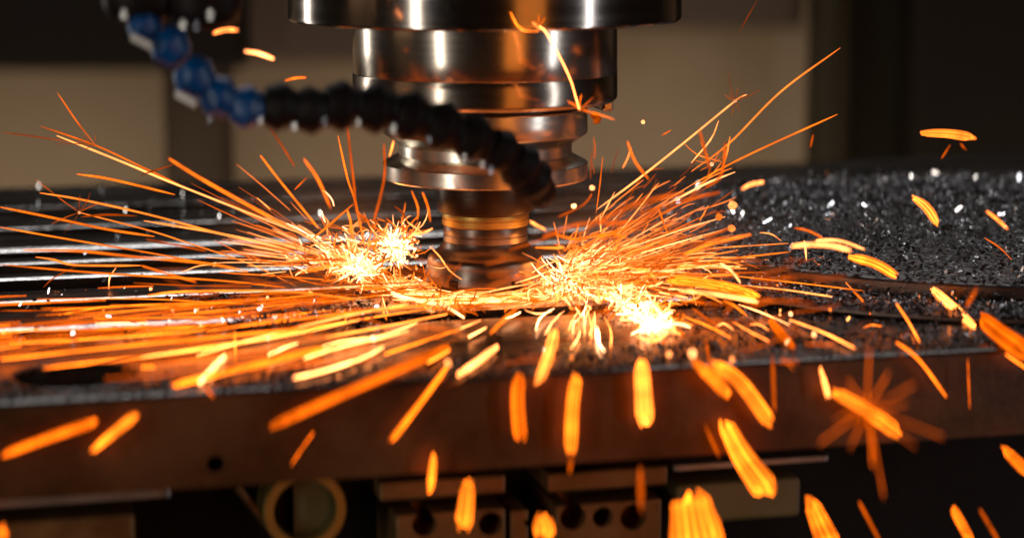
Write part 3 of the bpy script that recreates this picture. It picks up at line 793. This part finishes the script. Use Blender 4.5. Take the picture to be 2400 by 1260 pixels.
# curled sparks tangled in the two bursts beside the cutter
def curl(x, y, L, ang, bend, w, T, dz):
    pts = [(x, y)]; a = ang; step = L/4
    for _ in range(4):
        pts.append((pts[-1][0]+math.cos(a)*step, pts[-1][1]-math.sin(a)*step)); a += bend+random.uniform(-.12, .12)
    return streak(pts, w, w*.7, T, dz, dz+random.uniform(-8, 8))
def cluster(n, cx, cy, sx, sy, label, grp, dz0, dz1, down=False):
    for _ in range(n):
        x, y = random.gauss(cx, sx), random.gauss(cy, sy)
        ang = math.atan2(-(y-cy)*1.5+random.uniform(-25, 25), (x-cx)+random.uniform(-25, 25))
        o = glow_obj('curled_spark', *curl(x, y, random.uniform(22, 75), ang, random.uniform(-.28, .28), random.uniform(3.5, 7), random.choice([1.5, 2.2, 3, 5]), random.uniform(dz0, dz1)))
        tag(o, label, 'spark', grp)
cluster(50, 1385, 695, 78, 46, 'short curled spark tangled in the white burst beyond the cutter', 'curled sparks beyond the cutter', 0, 34)
cluster(28, 875, 600, 55, 40, 'short curled spark tangled in the white burst beside the slots', 'curled sparks beside the slots', -8, 22)

# the uncountable fine spray: short hot threads thrown from the cutter, one mesh
SV, SF, SH, ST = [], [], [], []
def add_spray(P, d, L, wpx, T, grav=.0, curlv=.0):
    n = 5; pts = []; q = Vector(P); dd = Vector(d).normalized(); cv = Vector((random.gauss(0, 1), random.gauss(0, 1), random.gauss(0, 1)))*curlv
    for i in range(n):
        pts.append(q.copy()); q = q+dd*(L/(n-1)); dd = (dd+cv+Vector((0, 0, -grav))).normalized()
    if any((p.x-BORE.x)**2+((p.y-BORE.y)*.8)**2 < .020**2 for p in pts): return   # nothing drifts over the open bore
    if min(p.z for p in pts) < .0008 and P[1]*V.y+P[0]*V.x > VF:
        lo = min(p.z for p in pts); pts = [p+Vector((0, 0, .0008-lo)) for p in pts]
    dep = (pts[0]-CAM).dot(FW); b = APX*abs(D-dep)/dep; c = min(1, 1.15*wpx/max(b, .1))
    r = wpx/2*dep/F; base = len(SV)
    a, f, h, t = tube(pts, [r*.7, r, r, r, r*.4], [T/max(c, .08)*random.uniform(.8, 1.2)]*n, min(1, max(0, (T-.5)/5)), 4)
    SV.extend(a); SF.extend(tuple(i+base for i in q) for q in f); SH.extend(h); ST.extend(t)
def vec(az, el): return Vector((math.cos(az)*math.cos(el), math.sin(az)*math.cos(el), math.sin(el)))
HR, HL = Vector((.024, -.004, .002)), Vector((-.042, .004, .004))
for _ in range(1300):                         # far burst, hottest at its heart
    gx, gy, gz = abs(random.gauss(0, .013)), random.gauss(0, .010), abs(random.gauss(0, .0042))
    P = HR+Vector((gx, gy, gz)); q = gx/.013+abs(gy)/.012+gz/.006
    az = random.gauss(-.15, .9); add_spray(P, vec(az, random.uniform(-.15, .7)), random.uniform(.002, .010), random.uniform(1.8, 3.4), random.choice([1.4, 2, 4, 6])*max(.35, 1.5-.4*q), .03, .06)
for _ in range(130):                         # fan rising behind
    P = HR+Vector((random.uniform(0, .02), random.uniform(0, .03), random.uniform(0, .012)))
    az = random.gauss(.45, .5); d = vec(az, random.uniform(.05, .75)); P = P+d*random.uniform(0, .040)
    add_spray(P, d, random.uniform(.003, .014), random.uniform(1.4, 2.6), random.choice([.35, .5, .9, 1.8]), .03, .09)
for _ in range(150):                         # long straight threads fanning out from the far burst
    a_ = random.gauss(-.05, .75); d = vec(a_, abs(random.gauss(0, .28))); P = HR+Vector((random.uniform(-.002, .006), random.gauss(0, .006), random.uniform(0, .003)))+d*random.uniform(.0, .035)
    add_spray(P, d, random.uniform(.010, .034), random.uniform(1.3, 2.4), random.choice([.7, 1.2, 2, 3.2]), .012, .012)
for _ in range(70):                          # the same from the burst beside the slots
    a_ = random.gauss(3.1, .5); d = vec(a_, abs(random.gauss(.05, .3))); P = HL+d*random.uniform(.0, .03)+Vector((0, 0, .001))
    add_spray(P, d, random.uniform(.008, .030), random.uniform(1.3, 2.4), random.choice([.6, 1.1, 1.8, 3]), .012, .012)
for _ in range(170):                         # faint defocused threads, added as an orange glow veil before the bursts
    P = Vector((random.uniform(-.075, .085), random.uniform(-.14, -.07), random.uniform(.004, .026)))
    d = vec(random.gauss(-.1, .6)+(math.pi if P.x < 0 else 0), random.uniform(-.1, .4)); add_spray(P, d, random.uniform(.005, .018), 2.4, random.choice([.08, .12, .18, .22]), .02, .04)
for _ in range(300):                         # burst beside the slots
    P = HL+Vector((random.gauss(0, .009), random.gauss(0, .008), abs(random.gauss(0, .006))))
    add_spray(P, vec(random.gauss(3.0, .9), random.uniform(-.1, 1.0)), random.uniform(.0015, .007), random.uniform(1.8, 3.6), random.choice([.9, 1.5, 2.4, 5]), .05, .14)
for _ in range(60):                          # droplets by the cutter
    P = HL+Vector((random.uniform(.004, .022), random.uniform(-.004, .008), random.uniform(0, .010)))
    add_spray(P, vec(random.uniform(0, 6.28), random.uniform(-.5, 1)), .0007, random.uniform(3.5, 6), random.choice([1.5, 3, 5]))
for cx, cy, sx, sy, dz, n, T0 in ((838, 626, 22, 16, 8, 400, 10), (926, 576, 16, 17, -4, 280, 10), (1495, 725, 24, 14, 30, 170, 8), (1538, 760, 28, 14, 36, 170, 7), (1440, 700, 34, 14, 20, 170, 6), (1345, 668, 36, 15, 8, 520, 12), (1420, 664, 38, 15, 4, 380, 10), (945, 672, 34, 11, 10, 150, 4.5), (1015, 714, 40, 6, 20, 90, 3.5), (1290, 690, 30, 12, 14, 160, 4.5), (790, 632, 30, 8, 6, 70, 4), (820, 575, 14, 22, 6, 60, 4)):
    subs = [(random.gauss(cx, sx*.8), random.gauss(cy, sy*.8), random.uniform(.3, .9)) for _ in range(5)]
    for _ in range(n):                       # the white hot hearts: crowds of tiny threads
        bx, by, bs = random.choice(subs); x, y = random.gauss(bx, sx*bs), random.gauss(by, sy*bs); rr_ = math.hypot((x-cx)/sx, (y-cy)/sy)
        P = at(x, y, min(D-dz/1000-random.uniform(-.004, .004), limit(x, y)-.001))-Vector((SHIFT, 0, 0))
        add_spray(P, (random.gauss(0, 14)+(x-cx)*.4, random.gauss(0, 12), random.gauss(3, 11)-(y-cy)*.4), random.choice([.001, .0015, .002, .003, .006]), random.uniform(1.8, 4.5), T0*max(.15, 1.2-.45*rr_)*random.uniform(.3, 1.1), .04, .10)
for _ in range(850):                         # swirl thrown round the front of the cutter rim
    a = random.uniform(-3.0, -.2); r = random.uniform(.0238, .037)
    P = Vector((math.cos(a)*r, math.sin(a)*r, abs(random.gauss(0, .0005))+.0003)); d = Vector((math.sin(a), -math.cos(a), random.uniform(-.005, .012)))
    add_spray(P, d, random.uniform(.006, .022), random.uniform(1.6, 3.4), random.choice([.8, 1.3, 2, 3.6]), .0, .04)
for _ in range(80):                         # long low spray toward the front of the slots
    a = random.gauss(math.pi+.55, .17); d = vec(a, random.uniform(-.02, .03))
    P = Vector((-.012, -.022, .0012))+d*random.uniform(.0, .14)+Vector((0, 0, random.uniform(0, .004)))
    add_spray(P, d, random.uniform(.012, .05), random.uniform(1.6, 3), random.choice([.3, .5, .8, 1.2]), .0, .012)
for _ in range(12):                          # the same, blurred near the lens to veil the gaps in orange
    a = random.gauss(math.pi+.25, .12); d = vec(a, random.uniform(-.02, .02))
    P = Vector((-.02, -.115, .006))+d*random.uniform(.0, .06)+Vector((0, random.uniform(-.03, .02), random.uniform(0, .004)))
    add_spray(P, d, random.uniform(.03, .07), 2.6, random.choice([.15, .25, .35]), .0, .01)
for _ in range(200):                         # low spray over the near table beyond the cutter
    a = random.gauss(-.75, .6); d = vec(a, random.uniform(-.02, .25))
    P = Vector((.022, -.018, .0015))+d*random.uniform(.0, .05)+Vector((0, 0, random.uniform(0, .005)))
    add_spray(P, d, random.uniform(.003, .013), random.uniform(1.8, 3.4), random.choice([.5, .9, 1.8, 3]), .03, .10)
o = glow_obj('spark_spray', [v+Vector((SHIFT, 0, 0)) for v in SV], SF, SH, ST, None, 'spray'); tag(o, 'dense spray of fine glowing steel threads thrown from the cutter', 'spark spray', None, 'stuff')
# the burning metal's own light
point_lamp('burst_light', HR+Vector((SHIFT+.006, -.006, .008)), .022, (1, .36, .07), .006)
point_lamp('burst_light_slots', HL+Vector((SHIFT, 0, .008)), .014, (1, .38, .08), .006)

# thin smoke added round the cut to stand in for lens glow
m, nt, nd, lk, b = nodes('thin_glow_haze'); nd.remove(b)
tc = nd.new('ShaderNodeTexCoord'); vl = nd.new('ShaderNodeVectorMath'); vl.operation = 'LENGTH'; lk.new(tc.outputs['Object'], vl.inputs[0])
mr = nd.new('ShaderNodeMapRange'); mr.inputs['From Min'].default_value = .15; mr.inputs['From Max'].default_value = 1; mr.inputs['To Min'].default_value = 1.; mr.inputs['To Max'].default_value = 0; mr.interpolation_type = 'SMOOTHSTEP'
lk.new(vl.outputs['Value'], mr.inputs['Value'])
tn = nd.new('ShaderNodeTexNoise'); tn.inputs['Scale'].default_value = 2.2; lk.new(tc.outputs['Object'], tn.inputs[0])
mu = nd.new('ShaderNodeMath'); mu.operation = 'MULTIPLY'; lk.new(mr.outputs[0], mu.inputs[0]); lk.new(tn.outputs['Fac'], mu.inputs[1])
m2 = nd.new('ShaderNodeMath'); m2.operation = 'MULTIPLY'; m2.inputs[1].default_value = 8.0; lk.new(mu.outputs[0], m2.inputs[0])
sc_ = nd.new('ShaderNodeVolumeScatter'); sc_.inputs['Color'].default_value = (.80, .66, .52, 1); lk.new(m2.outputs[0], sc_.inputs['Density'])
lk.new(sc_.outputs[0], nd['Material Output'].inputs['Volume'])
for P, sc3, lb in ((HR+Vector((.024, -.006, .008)), (.058, .046, .034), 'thin orange lit smoke puff added as glow round the burst beyond the cutter'), (HL+Vector((-.012, -.002, .008)), (.050, .040, .032), 'thin orange lit smoke puff added as glow round the burst beside the slots')):
    bm = bmesh.new(); bmesh.ops.create_icosphere(bm, subdivisions=3, radius=1)
    o = bm_obj('haze', bm, m); o.location = P+Vector((SHIFT, 0, 0)); o.scale = sc3; tag(o, lb, 'haze', None, 'stuff')
scene.cycles.volume_bounces = 0; scene.cycles.volume_step_rate = 4; scene.cycles.volume_max_steps = 64
